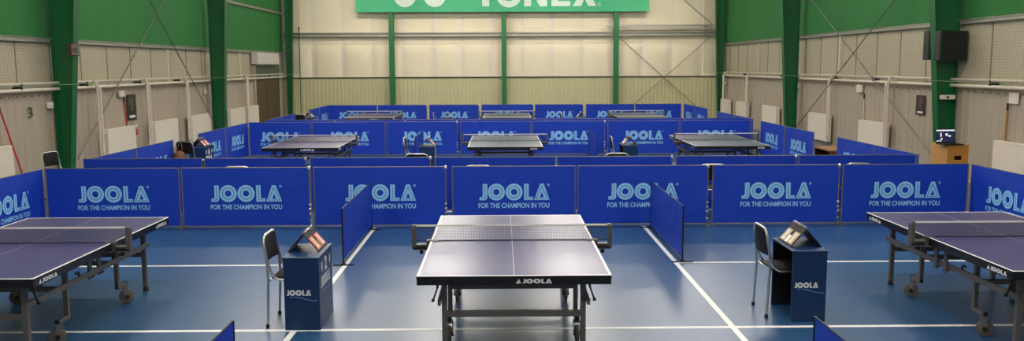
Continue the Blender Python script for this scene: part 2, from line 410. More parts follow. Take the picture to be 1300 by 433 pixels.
# brace cables
def cable(label, pts, r_=.014):
    t = thing('brace_cable', label, 'cable', pts[0], 0, 'crossed bracing cables')
    a = Vector(pts[0]); q = [Vector(p)-a for p in pts]
    MB().tube(q, r_, 6).build('rod', M['cable'], t, smooth=True)
    d_ = (q[1]-q[0]).normalized(); m_ = q[0]+(q[1]-q[0])*.55
    MB().tube([m_-d_*.12, m_+d_*.12], r_*1.8, 8).build('turnbuckle', M['rail'], t)
cable('brace cable on the left wall falling towards the camera', [(-9.02, 25.4, 5.5), (-9.02, 18.3, .45)])
cable('brace cable on the left wall falling away from the camera', [(-8.97, 20.6, 5.45), (-8.97, 27.2, .45)])
cable('brace cable on the right wall falling towards the camera', [(9.2, 27.0, 4.9), (9.2, 18.2, .45)])
cable('brace cable on the right wall falling away from the camera', [(9.16, 18.6, 4.75), (9.16, 26.6, .45)])
cable('brace cable on the back wall falling to the right', [(4.95, YB-.16, 3.55), (8.8, YB-.16, .15)])
cable('brace cable on the back wall falling to the left', [(8.8, YB-.2, 3.55), (4.95, YB-.2, .15)])
cable('brace cable on the back wall above the rail at the right', [(8.85, YB-.16, 4.1), (6.2, YB-.16, 6.3)])

# hanging nets
def net(label, x, y0, y1):
    t = thing('protective_net', label, 'net', (x, y0, 0))
    b = MB(); y = 0; z0, z1 = 2.06, 5.4; h = .0008
    while y <= y1-y0: b.box(-h, h, y-h, y+h, z0, z1); y += .05
    z = z0
    while z <= z1: b.box(-h, h, 0, y1-y0, z-h, z+h); z += .05
    b.build('mesh_cord', M['hallnet'], t)
    MB().tube([(0, 0, z0), (0, y1-y0, z0)], .004, 6).build('bottom_rope', M['rope'], t)
    MB().tube([(0, 0, z1), (0, y1-y0, z1)], .006, 6).build('top_rope', M['rope'], t)
net('fine green protective net hung before the left wall and its columns', -8.3, 12.2, 36.0)
net('fine green protective net hung before the right wall and its columns', 8.4, 12.2, 36.0)

# banner
t = thing('wall_banner', 'large green sports banner with white lettering high on the back wall', 'banner', (.06, YB-.42, 4.6))
b = MB(); nx, nz = 60, 8
for side in (0, 1):
    vs = [(-6.1+12.2*i/nx, .012*math.sin(i*.8)+.006*side, 1.9*j/nz) for j in range(nz+1) for i in range(nx+1)]
    b.add(vs, [(j*(nx+1)+i, j*(nx+1)+i+1, (j+1)*(nx+1)+i+1, (j+1)*(nx+1)+i) for j in range(nz) for i in range(nx)])
b.build('cloth', bn, t, smooth=True)
L = MB(); Y0, Y1 = -.03, -.022; z0 = .215; H = 1.05
S = (YB-.42)/1091
def px(p): return (p-638.7)*S-.06
def poly(pts, z=z0): L.prism([(px(a), z+b_*H) for a, b_ in pts], Y0, Y1)
poly([(615, 0), (624, 0), (624, .42), (636, 1), (627, 1), (619.5, .58), (612, 1), (603, 1), (615, .42)])
L.ring(px(648.5), z0+H/2-.02, H/2+.02, H/2-.24, Y0, Y1, 32)
poly([(667.5, 0), (676, 0), (676, .62), (687, 0), (696, 0), (696, 1), (687.5, 1), (687.5, .4), (676, 1), (667.5, 1)])
poly([(701.5, 0), (725, 0), (725, .2), (710, .2), (710, .4), (723, .4), (723, .6), (710, .6), (710, .8), (725, .8), (725, 1), (701.5, 1)])
poly([(728, 0), (738.5, 0), (743, .3), (747.5, 0), (758, 0), (748.5, .5), (757, 1), (747, 1), (743, .72), (739, 1), (729, 1), (737.5, .5)])
for cx in (519, 556):   # two rounded emblem halves
    r_ = .46; n = 16; pts = [(px(cx)+r_*math.cos(PI+PI*i/n), z0-.02+r_+r_*math.sin(PI+PI*i/n)) for i in range(n+1)]
    pts += [(px(cx)+r_*.9, z0+1.0), (px(cx)-r_*.9, z0+1.0)]
    MB().prism(pts, Y0, Y1).build('emblem_half', M['bannerw'], t)
L.build('lettering', M['bannerw'], t)
L = MB(); L.ring(px(761.5), z0+.03+.03, .075, .05, Y0, Y1, 16); L.join(fit_text('R', px(761.5)-.03, px(761.5)+.03, z0+.02, z0+.1, Y0+.004, .0001))
L.build('registered_mark', mat('pale green print', (150, 206, 176), .6), t)
b = MB()
for i in range(13): b.tube([(-6.0+i, .003, 1.9), (-6.0+i, .2, 2.3)], .008, 6)
b.build('tie_cord', M['rope'], t)

# ------------------------------------------------------------------ lettering for the barriers and tables
def joola(h, y0, y1, inline=True, reg=True):
    """five letters, cap height h, lower left corner at the origin; slot 0 print, slot 1 inner line"""
    b = MB(); e = (y1-y0)*.6 if inline else 0
    def P(pts, mi=0, dy=0): b.prism([(x*h, z*h) for x, z in pts], y0-dy, y1, mi)
    x = 0
    P([(.20, 1), (.48, 1), (.48, .12), (.36, 0), (0, 0), (0, .2), (.14, .2), (.20, .27)])
    if inline: P([(.32, .93), (.365, .93), (.365, .16), (.30, .09), (.06, .09), (.06, .125), (.27, .125), (.32, .19)], 1, e)
    for cx in (1.03, 2.11):
        b.ring(cx*h, .5*h, .52*h, .19*h, y0, y1, 32, 0)
        if inline: b.ring(cx*h, .5*h, .375*h, .325*h, y0-e, y1, 32, 1)
    P([(2.72, 1), (3.0, 1), (3.0, .2), (3.28, .2), (3.28, 0), (2.72, 0)])
    if inline: P([(2.84, .93), (2.885, .93), (2.885, .12), (3.24, .12), (3.24, .085), (2.84, .085)], 1, e)
    # A built from two legs, an apex and a foot bar, leaving the small triangle open
    P([(3.33, 0), (3.62, 0), (3.80, .5), (3.80, 1), (3.69, 1)]); P([(4.27, 0), (3.98, 0), (3.80, .5), (3.80, 1), (3.91, 1)])
    P([(3.62, 0), (3.98, 0), (3.93, .16), (3.67, .16)])
    if inline:
        P([(3.43, .07), (3.475, .07), (3.80, .80), (3.80, .93)], 1, e); P([(4.17, .07), (4.125, .07), (3.80, .80), (3.80, .93)], 1, e)
        P([(3.475, .07), (4.125, .07), (4.11, .105), (3.49, .105)], 1, e)
    if reg:
        b.ring(4.20*h, .93*h, .075*h, .05*h, y0, y1, 14, 0); b.join(fit_text('R', 4.17*h, 4.23*h, .89*h, .97*h, y1-.0006, .00002))
    return b

# ------------------------------------------------------------------ barriers
cache = {}
def cloth_mesh(w, h, drop, var):
    k = ('cloth', round(w, 2), h, var)
    if k in cache: return cache[k]
    rnd = random.Random(var*31+5); b = MB(); nx, nz = 28, 12
    a1, a2, a3 = rnd.uniform(0, 6), rnd.uniform(0, 6), rnd.uniform(0, 6); sl = rnd.uniform(-.8, .8)
    def disp(u, z):
        e = min(1, 6*u*(1-u))*min(1, 5*(z/h)*(1.02-z/h)+.1)
        return e*(.0035*math.sin(u*9+z*6*sl+a1)+.0025*math.sin(u*23-z*11+a2)+.0018*math.sin(u*41+z*19*sl+a3))
    for s in (-1, 1):
        vs = []
        for j in range(nz+1):
            for i in range(nx+1):
                u = i/nx; z = drop+(h-.006-drop)*j/nz
                vs.append((-w/2+.02+(w-.04)*u, s*.0035+disp(u, z), z))
        b.add(vs, [(j*(nx+1)+i, j*(nx+1)+i+1, (j+1)*(nx+1)+i+1, (j+1)*(nx+1)+i) for j in range(nz) for i in range(nx)])
    n = (nx+1)*(nz+1)
    top = [nz*(nx+1)+i for i in range(nx+1)]
    for i in range(nx): b.f.append((top[i], top[i+1], n+top[i+1], n+top[i])); b.m.append(0)
    cache[k] = b.mesh('cloth', M['cloth'], True); return cache[k]
def logo_mesh():
    if 'logo' not in cache:
        b = joola(.245, -.001, 0); b.v = [(x-.515, y, z) for x, y, z in b.v]
        cache['logo'] = b.mesh('logo', [M['logo'], M['logoline']])
        s = fit_text('FOR THE CHAMPION IN YOU', -.53, .53, -.118, -.042, 0, .001/50, .028)
        cache['slogan'] = s.mesh('slogan', M['logo'])
    return cache['logo'], cache['slogan']
def barrier(label, cx, cy, w, rz=0, h=.903, logo=True, group=None, dark=False, clip=False, thin=False, drop=.03):
    t = thing('barrier_panel', label, 'barrier', (cx, cy, 0), rz, group)
    st = M['darksteel'] if dark else M['steel']
    k = ('frame', round(w, 2), h, dark)
    if k not in cache:
        b = MB(); r_ = .0105
        for s in (-1, 1): b.tube([(s*(w/2-.0125), 0, .012), (s*(w/2-.0125), 0, h)], r_, 8)
        b.tube([(-w/2+.0125, 0, h-.004), (w/2-.0125, 0, h-.004)], .0065, 8); b.tube([(-w/2+.0125, 0, .02), (w/2-.0125, 0, .02)], .008, 8)
        cache[k] = b.mesh('frame', st, True)
    link('frame', cache[k], t)
    c_ = link('cloth', cloth_mesh(w, h, drop, random.randrange(4)), t)
    if logo:
        a, s = logo_mesh()
        o = link('logo', a, c_); o.location = (0, -.0125, .392); o['label'] = 'light blue outlined lettering'
        o = link('slogan', s, c_); o.location = (0, -.0125, .392); o['label'] = 'small light blue slogan lettering'
    for s in (-1, 1):
        k = ('foot', dark)
        if k not in cache:
            b = MB(); b.box(-.016, .016, -.13, .13, .0, .012); b.box(-.02, .02, -.025, .025, .012, .03)
            cache[k] = b.mesh('foot', st)
        o = link('foot', cache[k], t); o.location = (s*(w/2-.02), 0, 0)
    if clip:
        for z in (.10, .2, .27, .34, .89):
            k = 'clip' if z < .8 else 'topclip'
            if k not in cache:
                b = MB()
                if k == 'clip': b.lathe([(.017, -.016), (.021, -.01), (.021, .01), (.017, .016)], (0, 0, 0), n=12)
                else: b.lathe([(.014, -.03), (.024, -.02), (.024, .015), (.012, .03)], (0, 0, 0), n=12)
                cache[k] = b.mesh('coupling_ring', M['chrome'], True)
            o = link('coupling_ring', cache[k], t); o.location = (w/2-.0125, 0, z); o['label'] = 'bright metal coupling ring'
    return t
ORD = ['first', 'second', 'third', 'fourth', 'fifth', 'sixth', 'seventh', 'eighth', 'ninth']
def row(y, xs, fmt, group, logo=True, clips=(), gap=.006):
    for i, (a, b_) in enumerate(xs):
        barrier(fmt % ORD[i], (a+b_)/2, y, b_-a-gap, 0, logo=logo, group=group, clip=i in clips)
row(12.70, [(-6.765, -4.775), (-4.765, -2.85), (-2.81, -.825), (-.755, 1.108), (1.115, 3.09), (3.135, 5.06), (5.085, 7.0)],
    'blue barrier panel with outlined lettering, %s from left in the nearest long row', 'barriers of the nearest row', True, (1, 2, 4, 5))
row(14.02, [(-6.84, -4.885), (-4.875, -3.2), (-3.15, -1.16), (-1.10, .885), (.895, 2.81), (2.85, 4.86), (4.88, 6.84)],
    'plain blue barrier strip, %s from left in the row just behind the nearest', 'barriers just behind the nearest row', False, (1, 2, 4, 5))
row(23.0, [(-6.76, -5.085), (-5.075, -3.11), (-3.09, -1.18), (-1.12, .79), (.80, 2.78), (2.83, 4.77), (4.79, 6.70)],
    'blue lettered barrier panel, %s from left in the row behind the middle tables', 'barriers behind the middle tables', True, (2, 4))
row(24.0, [(-6.6, -4.65), (-4.64, -2.70), (-2.69, -.75), (-.74, 1.2), (1.21, 3.15), (3.16, 5.1), (5.11, 6.85)],
    'thin blue barrier top, %s from left in the row right behind the middle court', 'barriers in front of the far court', False)
row(32.95, [(-6.66, -4.75), (-4.74, -2.85), (-2.78, -.86), (-.78, 1.22), (1.27, 3.13), (3.22, 5.1), (5.11, 6.9)],
    'blue lettered barrier panel, %s from left in the farthest row by the back wall', 'barriers of the farthest row', True, (1, 2, 3, 4))
def side(x, rz, spans, fmt, group, logo=True):
    for i, (a, b_) in enumerate(spans): barrier(fmt % ORD[i], x, (a+b_)/2, b_-a-.008, rz, logo=logo, group=group)
side(-6.78, PI/2, [(10.74, 12.68), (8.78, 10.72)][:1], 'blue lettered side barrier left of the left table, %s from the corner', 'side barriers of the near court')
side(7.02, -PI/2, [(10.72, 12.68)], 'blue lettered side barrier right of the right table, %s from the corner', 'side barriers of the near court')
side(-6.74, PI/2, [(14.06, 15.85), (15.86, 17.65)], 'blue left side barrier of the middle court before its umpire desk, %s nearest', 'left side barriers of the middle court')
side(-6.77, PI/2, [(19.2, 21.08), (21.09, 22.97)], 'blue left side barrier of the middle court past its umpire desk, %s nearest', 'left side barriers of the middle court')
side(6.90, -PI/2, [(14.06, 15.8), (15.81, 17.55)], 'blue right side barrier of the middle court before the brown bench, %s nearest', 'right side barriers of the middle court')
side(6.87, -PI/2, [(18.78, 20.75), (20.77, 22.7)], 'blue right side barrier of the middle court past the brown bench, %s nearest', 'right side barriers of the middle court')
side(-6.55, PI/2, [(24.05, 25.7), (25.71, 27.35)], 'dark blue side barrier top left of the far court, %s from the camera', 'side barriers of the far court', False)
side(-6.6, PI/2, [(29.5, 31.2), (31.21, 32.9)], 'blue lettered side barrier in the far left corner, %s from the camera', 'side barriers of the far court')
side(6.9, -PI/2, [(23.5, 25.4), (25.41, 27.4)], 'dark blue side barrier top right of the far court, %s from the camera', 'side barriers of the far court', False)
side(6.98, -PI/2, [(29.1, 31.0), (31.01, 32.9)], 'blue lettered side barrier in the far right corner, %s from the camera', 'side barriers of the far court')
G = 'low aisle barriers'
barrier('low blue aisle barrier left of the centre table with black posts', -1.92, 11.32, 2.3, PI/2, h=.70, logo=False, dark=True, group=G, drop=.07)
barrier('low blue aisle barrier right of the centre table with black posts', 2.19, 11.36, 2.28, -PI/2, h=.70, logo=False, dark=True, group=G, drop=.05)
barrier('low blue barrier at the bottom frame edge left of the centre table', -1.81, 4.48, 2.3, PI/2, h=.70, logo=False, dark=True, group=G)
barrier('low blue barrier at the bottom frame edge right of the centre table', 2.11, 4.48, 2.3, -PI/2, h=.70, logo=False, dark=True, group=G)
barrier('low blue aisle barrier left of the middle court table', -2.07, 21.5, 2.1, PI/2, h=.70, logo=False, dark=True, group=G)
barrier('low blue aisle barrier right of the middle court table', 2.29, 21.6, 2.1, -PI/2, h=.70, logo=False, dark=True, group=G)

# ------------------------------------------------------------------ table tennis tables
def table_logo(text, h, mark=True):
    b = MB()
    if text == 'joola':
        j = joola(h, -.0012, 0, False, False)
        # wide sturdy letters
        b.join(j, Matrix.Diagonal((1.5, 1, 1, 1)))
        if mark: b.prism([(-1.5*h, 0), (-.35*h, 0), (-.75*h, 1.0*h)], -.0012, 0); 
    else:
        s = fit_text('STIGA', 0, h*4.0, 0, h, 0, .0012/50, .03); s.v = [(x+z*.3, y, z) for x, y, z in s.v]; b.join(s)
    return b
def make_table(label, loc, brand='joola', topm='top'):
    t = thing('table_tennis_table', label, 'table', loc, 0, 'table tennis tables')
    W, L_ = .7625, 1.37
    for s in (-1, 1):
        b = MB(); y0, y1 = sorted((s*.002, s*L_))
        b.box(-W, W, y0, y1, .735, .7598, 2)
        b.box(-W+.001, W-.001, y0+.001, y1-.001, .7590, .7600, 0)
        lw = .02; z0, z1 = .7595, .7604
        b.box(-W, -W+lw, y0, y1, z0, z1, 1); b.box(W-lw, W, y0, y1, z0, z1, 1)
        b.box(-W+lw, W-lw, *sorted((s*L_, s*(L_-lw))), z0, z1, 1)
        b.box(-.002, .002, *sorted((s*.002, s*(L_-lw))), z0, z1, 1)
        b.build('tabletop', [M[topm], M['white'], M['apron']], t)
        a = MB(); zz0, zz1 = .688, .735
        a.box(-W+.002, W-.002, *sorted((s*(L_-.002), s*(L_-.03))), zz0, zz1)
        for q in (-1, 1): a.box(*sorted((q*(W-.002), q*(W-.03))), *sorted((s*.01, s*(L_-.03))), zz0, zz1)
        a.box(-W+.03, W-.03, *sorted((s*.01, s*.04)), zz0, zz1)
        for q in (-.25, .25): a.box(q-.015, q+.015, *sorted((s*.04, s*(L_-.03))), .70, .735)
        ap = a.build('apron', M['apron'], t)
        lg = table_logo(brand, .036)
        if s < 0:
            x_off = .065 if brand == 'joola' else .5
            o = lg.build('logo', M['printw'], ap); o.location = (x_off, -L_+.0016, .699); o['label'] = 'white maker lettering'
            lm = o.data
        else:
            o = link('logo', lm, ap); o.location = (-x_off, L_-.0016, .699); o.rotation_euler = (0, 0, PI); o['label'] = 'white maker lettering'
        for q in (-1, 1):
            o = link('logo', lm, ap); o['label'] = 'white maker lettering'
            o.rotation_euler = (0, 0, q*PI/2)
            near = .13 if (q*s < 0) else .31
            yy = s*(L_-near) if brand == 'joola' else s*(L_-near)
            o.location = (q*(W-.0016), yy, .699)
        # leg frames
        for q in (-1, 1):
            lx, ly = q*.56, s*1.15
            g = MB(); g.box(lx-.022, lx+.022, ly-.022, ly+.022, .045, .69)
            lo = g.build('leg', M['legs'], t, bevel=.003)
            MB().lathe([(.03, 0), (.03, .018), (.02, .05)], (lx, ly, 0), n=12).build('foot_cap', M['black'], lo)
        MB().box(-.538, .538, s*1.15-.016, s*1.15+.016, .37, .42).build('crossbar', M['legs'], t, bevel=.003)
        for q in ((-1, 1) if s < 0 else ()):
            v = MB(); v.bar((q*.605, s*1.13, .69), (q*.62, s*1.12, .60), .02, .012); v.bar((q*.62, s*1.12, .60), (q*.655, s*1.12, .50), .02, .014); v.lathe([(.014, -.012), (.014, .012)], (q*.655, s*1.12, .50), 'x', 10)
            v.build('lever', M['black'], t)
        # undercarriage
        for q in (-1, 1):
            ux, uy = q*.555, s*.5
            g = MB(); g.box(ux-.02, ux+.02, uy-.02, uy+.02, .19, .69); g.bar((ux, uy-s*.02, .205), (ux, s*.665, .205), .036, .036)
            up = g.build('upright', M['legs'], t, bevel=.003)
            MB().bar((ux, s*.665, .205), (ux, s*.68, .205), .038, .038).build('end_cap', M['black'], up)
            cy = s*.645
            cs = MB(); cs.box(-.03, .03, -.03, .03, .165, .187)
            for e in (-.028, .028): cs.bar((e, 0, .17), (e, s*.02, .07), .006, .045, up=(0, 1, 0))
            co = cs.build('caster', M['steel'], t); co.location = (ux, cy, 0)
            wl_ = MB(); wl_.lathe([(.03, -.018), (.062, -.018), (.072, -.012), (.072, .012), (.062, .018), (.03, .018)], (0, s*.02, .072), 'x', 24); wl_.build('wheel', M['tyre'], co, smooth=True)
            hb = MB(); hb.lathe([(.022, -.034), (.022, .034)], (0, s*.02, .072), 'x', 14); hb.build('hub', M['black'], co)
        MB().box(-.535, .535, s*.5-.015, s*.5+.015, .43, .475).build('crossbar', M['legs'], t, bevel=.003)
        MB().box(-.535, .535, s*.5-.02, s*.5+.02, .62, .68).build('under_beam', M['apron'], t)
    for q in (-1, 1):
        MB().bar((q*.6, -1.2, .5), (q*.6, 1.19, .5), .026, .05).build('side_rail', M['legs'], t, bevel=.003)
        for s in (-1, 1):
            h = MB(); h.box(q*.60-.03, q*.60-.014, s*.09-.03, s*.09+.03, .44, .69); h.box(q*.60-.03, q*.60+.018, s*.09-.03, s*.09+.03, .655, .69); h.lathe([(.018, -.02), (.018, .02)], (q*.6, s*.09, .47), 'x', 10)
            h.build('hinge_plate', M['legs'], t)
            k_ = MB(); k_.bar((q*.6, s*.33, .52), (q*.6, s*.35, .57), .012, .02); k_.bar((q*.6, s*.35, .565), (q*.6, s*.40, .565), .012, .018); k_.build('hook', M['black'], t)
    # net
    b = MB(); e = .0008; z0, z1 = .768, .902; xw = .905
    if 'netmesh' not in cache:
        x = -xw
        while x <= xw: b.box(x-e, x+e, -e, e, z0, z1); x += .0105
        z = z0
        while z <= z1: b.box(-xw, xw, -e, e, z-e, z+e); z += .0105
        cache['netmesh'] = b.mesh('net', M['netm'])
        tp = MB(); tp.box(-xw, xw, -.004, .004, .897, .9125); tp.box(-xw, xw, -.0025, .0025, .7615, .769, 1); cache['tape'] = tp.mesh('net_tape', [M['tape'], M['netm']])
    nn = link('net', cache['netmesh'], t); link('net_tape', cache['tape'], nn)['label'] = 'white tape along the net top'
    for q in (-1, 1):
        p = MB(); p.box(*sorted((q*.895, q*.925)), -.03, .03, .70, .915)
        p.box(*sorted((q*.925, q*.935)), -.035, .035, .69, .90)
        po = p.build('net_post', M['legs'], t, bevel=.004)
        k_ = MB(); k_.box(*sorted((q*.74, q*.925)), -.035, .035, .715, .733, 0); k_.box(*sorted((q*.74, q*.925)), -.035, .035, .68, .688, 0)
        k_.box(*sorted((q*.768, q*.925)), -.028, .028, .688, .715, 1); k_.box(*sorted((q*.768, q*.80)), -.035, .035, .68, .77, 0)
        k_.box(*sorted((q*.70, q*.80)), -.03, .03, .7615, .768, 0)
        k_.build('clamp', [M['legs'], M['black']], po)
        k_ = MB(); k_.lathe([(.018, -.02), (.018, .01), (.008, .03)], (q*.85, 0, .66), n=12); k_.build('clamp_screw', M['black'], po)
    return t
tb = make_table('table tennis table in the centre foreground, seen end on with pale sheen', (.0905, 7.927, 0))
def swivel(t, a):
    for c_ in t.children:
        if c_.name.startswith('caster'): c_.rotation_euler = (0, 0, a)
swivel(copy_tree(tb, (-4.40, 7.927, 0), 0, 'table tennis table cut off by the left frame edge in the foreground'), -1.05)
swivel(copy_tree(tb, (4.79, 7.96, 0), 0, 'table tennis table cut off by the right frame edge in the foreground'), 1.05)
copy_tree(tb, (-4.06, 18.6, 0), 0, 'table tennis table on the middle court, left of its three')
ts = make_table('table tennis table on the middle court, centre of its three, grey top', (.07, 18.62, 0), 'stiga', 'topblue')
copy_tree(ts, (4.66, 18.58, 0), 0, 'table tennis table on the middle court, right of its three')
copy_tree(tb, (-4.18, 28.4, 0), 0, 'distant table tennis table on the far court, left of its three')
copy_tree(ts, (.17, 28.15, 0), 0, 'distant table tennis table on the far court, centre of its three')
copy_tree(ts, (4.4, 28.1, 0), 0, 'distant table tennis table on the far court, right of its three')

# ------------------------------------------------------------------ umpire desks
def make_desk(label, loc, digit='2', depth=.60):
    t = thing('umpire_desk', label, 'desk', loc, 0, 'blue umpire desks')   # origin: near left floor corner; open side faces -x
    w, d_, h = .32, depth, .68
    a = MB(); a.box(0, w, 0, .018, 0, h-.02); sp = a.build('side_panel', M['desk'], t, bevel=.002)
    a = MB(); a.box(0, w-.0, d_-.018, d_, 0, h-.02); a.build('side_panel', [M['desk']], t, bevel=.002)
    a = MB(); a.box(w-.018, w, .018, d_-.018, 0, h-.02); fp = a.build('front_panel', M['desk'], t, bevel=.002)
    a = MB(); a.box(.02, w-.018, .018, d_-.018, .30, .315); a.box(.0, w-.018, .018, .022, .02, h-.02); a.box(.0, w-.018, d_-.022, d_-.018, .02, h-.02); a.box(w-.022, w-.018, .022, d_-.022, .02, h-.02)
    a.f = a.f[6:]; a.m = a.m[6:]
    a.build('lining', M['deskin'], t)
    a = MB(); a.box(-.005, w+.005, -.006, d_+.006, h-.02, h, 0); tp = a.build('top_board', M['desk'], t, bevel=.003)
    e = MB(); e.box(-.006, w+.006, -.007, -.0055, h-.006, h+.0005); e.box(-.0065, -.0045, -.006, d_+.006, h-.006, h+.0005); e.build('edge_strip', M['dedge'], tp)
    # lettering on the near side panel
    g = joola(.052, -.0012, 0, False, True)
    o = g.build('logo', M['printw'], sp); o.location = (.022, -.0005, .325); o['label'] = 'white lettering'
    s = fit_text('for the champion in you', 0, .245, 0, .014, 0, .001/50, .004)
    s.v = [(x, y, z+.012*math.sin((x/.245)*PI*1.6+.5)-x*.06) for x, y, z in s.v]
    o = s.build('slogan', M['logo'], sp); o.location = (.055, -.0008, .295); o['label'] = 'small curved slogan'
    # number and lettering on the front panel (faces +x)
    g = joola(.105, -.0012, 0, False, False); g.v = [(x*.9, y, z) for x, y, z in g.v]
    o = g.build('logo', M['printw'], fp); o.rotation_euler = (0, 0, PI/2); o.location = (w+.0006, .08, .37); o['label'] = 'white lettering'
    s = fit_text('for the champion in you', 0, .36, 0, .02, 0, .001/50, .004); s.v = [(x, y, z+.014*math.sin((x/.36)*PI*1.6+.5)) for x, y, z in s.v]
    o = s.build('slogan', M['logo'], fp); o.rotation_euler = (0, 0, PI/2); o.location = (w+.0008, .12, .31); o['label'] = 'small curved slogan'
    g = fit_text(digit, .22, .34, .50, .63, 0, .0012/50, .03)
    for a_, b_ in ((.08, 1), (.43, -1)):
        g.prism([(a_+.024, .515), (a_+.044, .515), (a_+.07, .58), (a_, .58)], -.0012, 0)
        g.prism([(a_+.004, .59), (a_+.03, .585), (a_+.03, .612)], -.0012, 0); g.prism([(a_+.066, .59), (a_+.04, .585), (a_+.04, .612)], -.0012, 0)
    o = g.build('number', M['printw'], fp); o.rotation_euler = (0, 0, PI/2); o.location = (w+.0006, .02, 0); o['label'] = 'white court number'
    return t
dk = make_desk('dark blue umpire desk left of the centre table with number and white lettering', (-1.98, 7.62, 0))
copy_tree(dk, (2.69, 7.77, 0), 0, 'dark blue umpire desk right of the centre table, its open side towards the chair')
d6 = make_desk('small blue umpire desk at the left side barriers of the middle court', (-6.68, 18.36, 0), '6')
copy_tree(dk, (-1.76, 18.28, 0), 0, 'small blue umpire desk left of the middle court centre table')
copy_tree(dk, (2.6, 18.32, 0), 0, 'small blue umpire desk right of the middle court centre table')
copy_tree(dk, (-6.6, 28.6, 0), 0, 'distant umpire desk at the far left behind the barriers')
copy_tree(dk, (-1.95, 28.2, 0), 0, 'distant umpire desk left of the far centre table')
copy_tree(dk, (2.45, 28.1, 0), 0, 'distant umpire desk right of the far centre table')

# ------------------------------------------------------------------ flip scoreboards
def make_score(label, loc, rz=0, facecol='salmon'):
    t = thing('flip_scoreboard', label, 'scoreboard', loc, rz, 'tent shaped flip scoreboards')
    L_, hw, h = .37, .145, .165; ang = math.atan2(h, hw)
    for s in (-1, 1):
        R_ = Matrix.Rotation(0, 4, 'Z')
        u = Vector((-s*hw, 0, h)).normalized(); n = Vector((s*h, 0, hw)).normalized()
        def F(ya, yb, ua, ub, na, nb, b, mi=0):
            o = Vector((s*hw, 0, 0)); vs = []
            for k in (na, nb):
                for (yy, uu) in ((ya, ua), (yb, ua), (yb, ub), (ya, ub)): vs.append(o+u*uu+n*k+Vector((0, yy, 0)))
            return b.add(vs, [(0,1,2,3),(7,6,5,4),(0,4,5,1),(1,5,6,2),(2,6,7,3),(3,7,4,0)], mi)
        sl = math.hypot(hw, h)
        F(-L_/2, L_/2, 0, sl, 0, .006, MB()).build('panel', M['vinyl'], t)
        cards = ((-.165, -.035), (.035, .165))
        for i, (a, c_) in enumerate(cards):
            cm = M[facecol] if s > 0 else M['tan']
            b = F(a, c_, .02, .155, .007, .010, MB()); cd = b.build('score_card', cm, t)
            g = MB(); m_ = (a+c_)/2
            F(m_-.012, m_+.012, .035, .14, .0102, .0112, g); F(m_-.032, m_+.032, .035, .05, .0102, .0112, g)
            g.build('numeral', (M['cream2'] if i == 0 else M['white']) if s > 0 else (M['white'] if i else M['cream2']), cd)
        b = F(-.028, .028, .02, .10, .007, .010, MB()); b.build('set_card', M['scgreen'] if s > 0 else M['white'], t)
    for i in range(10):
        y = -.155+.31*i/9 + (.008 if i % 2 else 0)
        b = MB(); pts = [(.018*math.cos(a_), y, h+.004+.022*math.sin(a_)) for a_ in [2*PI*j/10 for j in range(11)]]
        b.tube(pts, .0028, 5); b.build('ring', M['chrome'], t)
    return t
s0 = make_score('tent shaped flip scoreboard with salmon cards on the left near desk', (-1.845, 8.02, .68))
s1 = make_score('tent shaped flip scoreboard with tan cards on the right near desk', (2.86, 8.1, .68), 0, 'tan')
copy_tree(s0, (-6.52, 18.62, .68), 0, 'small flip scoreboard on the desk at the left side barriers')
copy_tree(s0, (-1.6, 18.55, .68), 0, 'small flip scoreboard on the desk left of the middle centre table')
s2 = copy_tree(s1, (2.76, 18.58, .68), 0, 'small flip scoreboard on the desk right of the middle centre table')
copy_tree(s1, (-6.44, 28.85, .68), 0, 'distant flip scoreboard on the far left desk')
copy_tree(s1, (-1.79, 28.45, .68), 0, 'distant flip scoreboard left of the far centre table')
copy_tree(s0, (2.61, 28.35, .68), 0, 'distant flip scoreboard right of the far centre table')

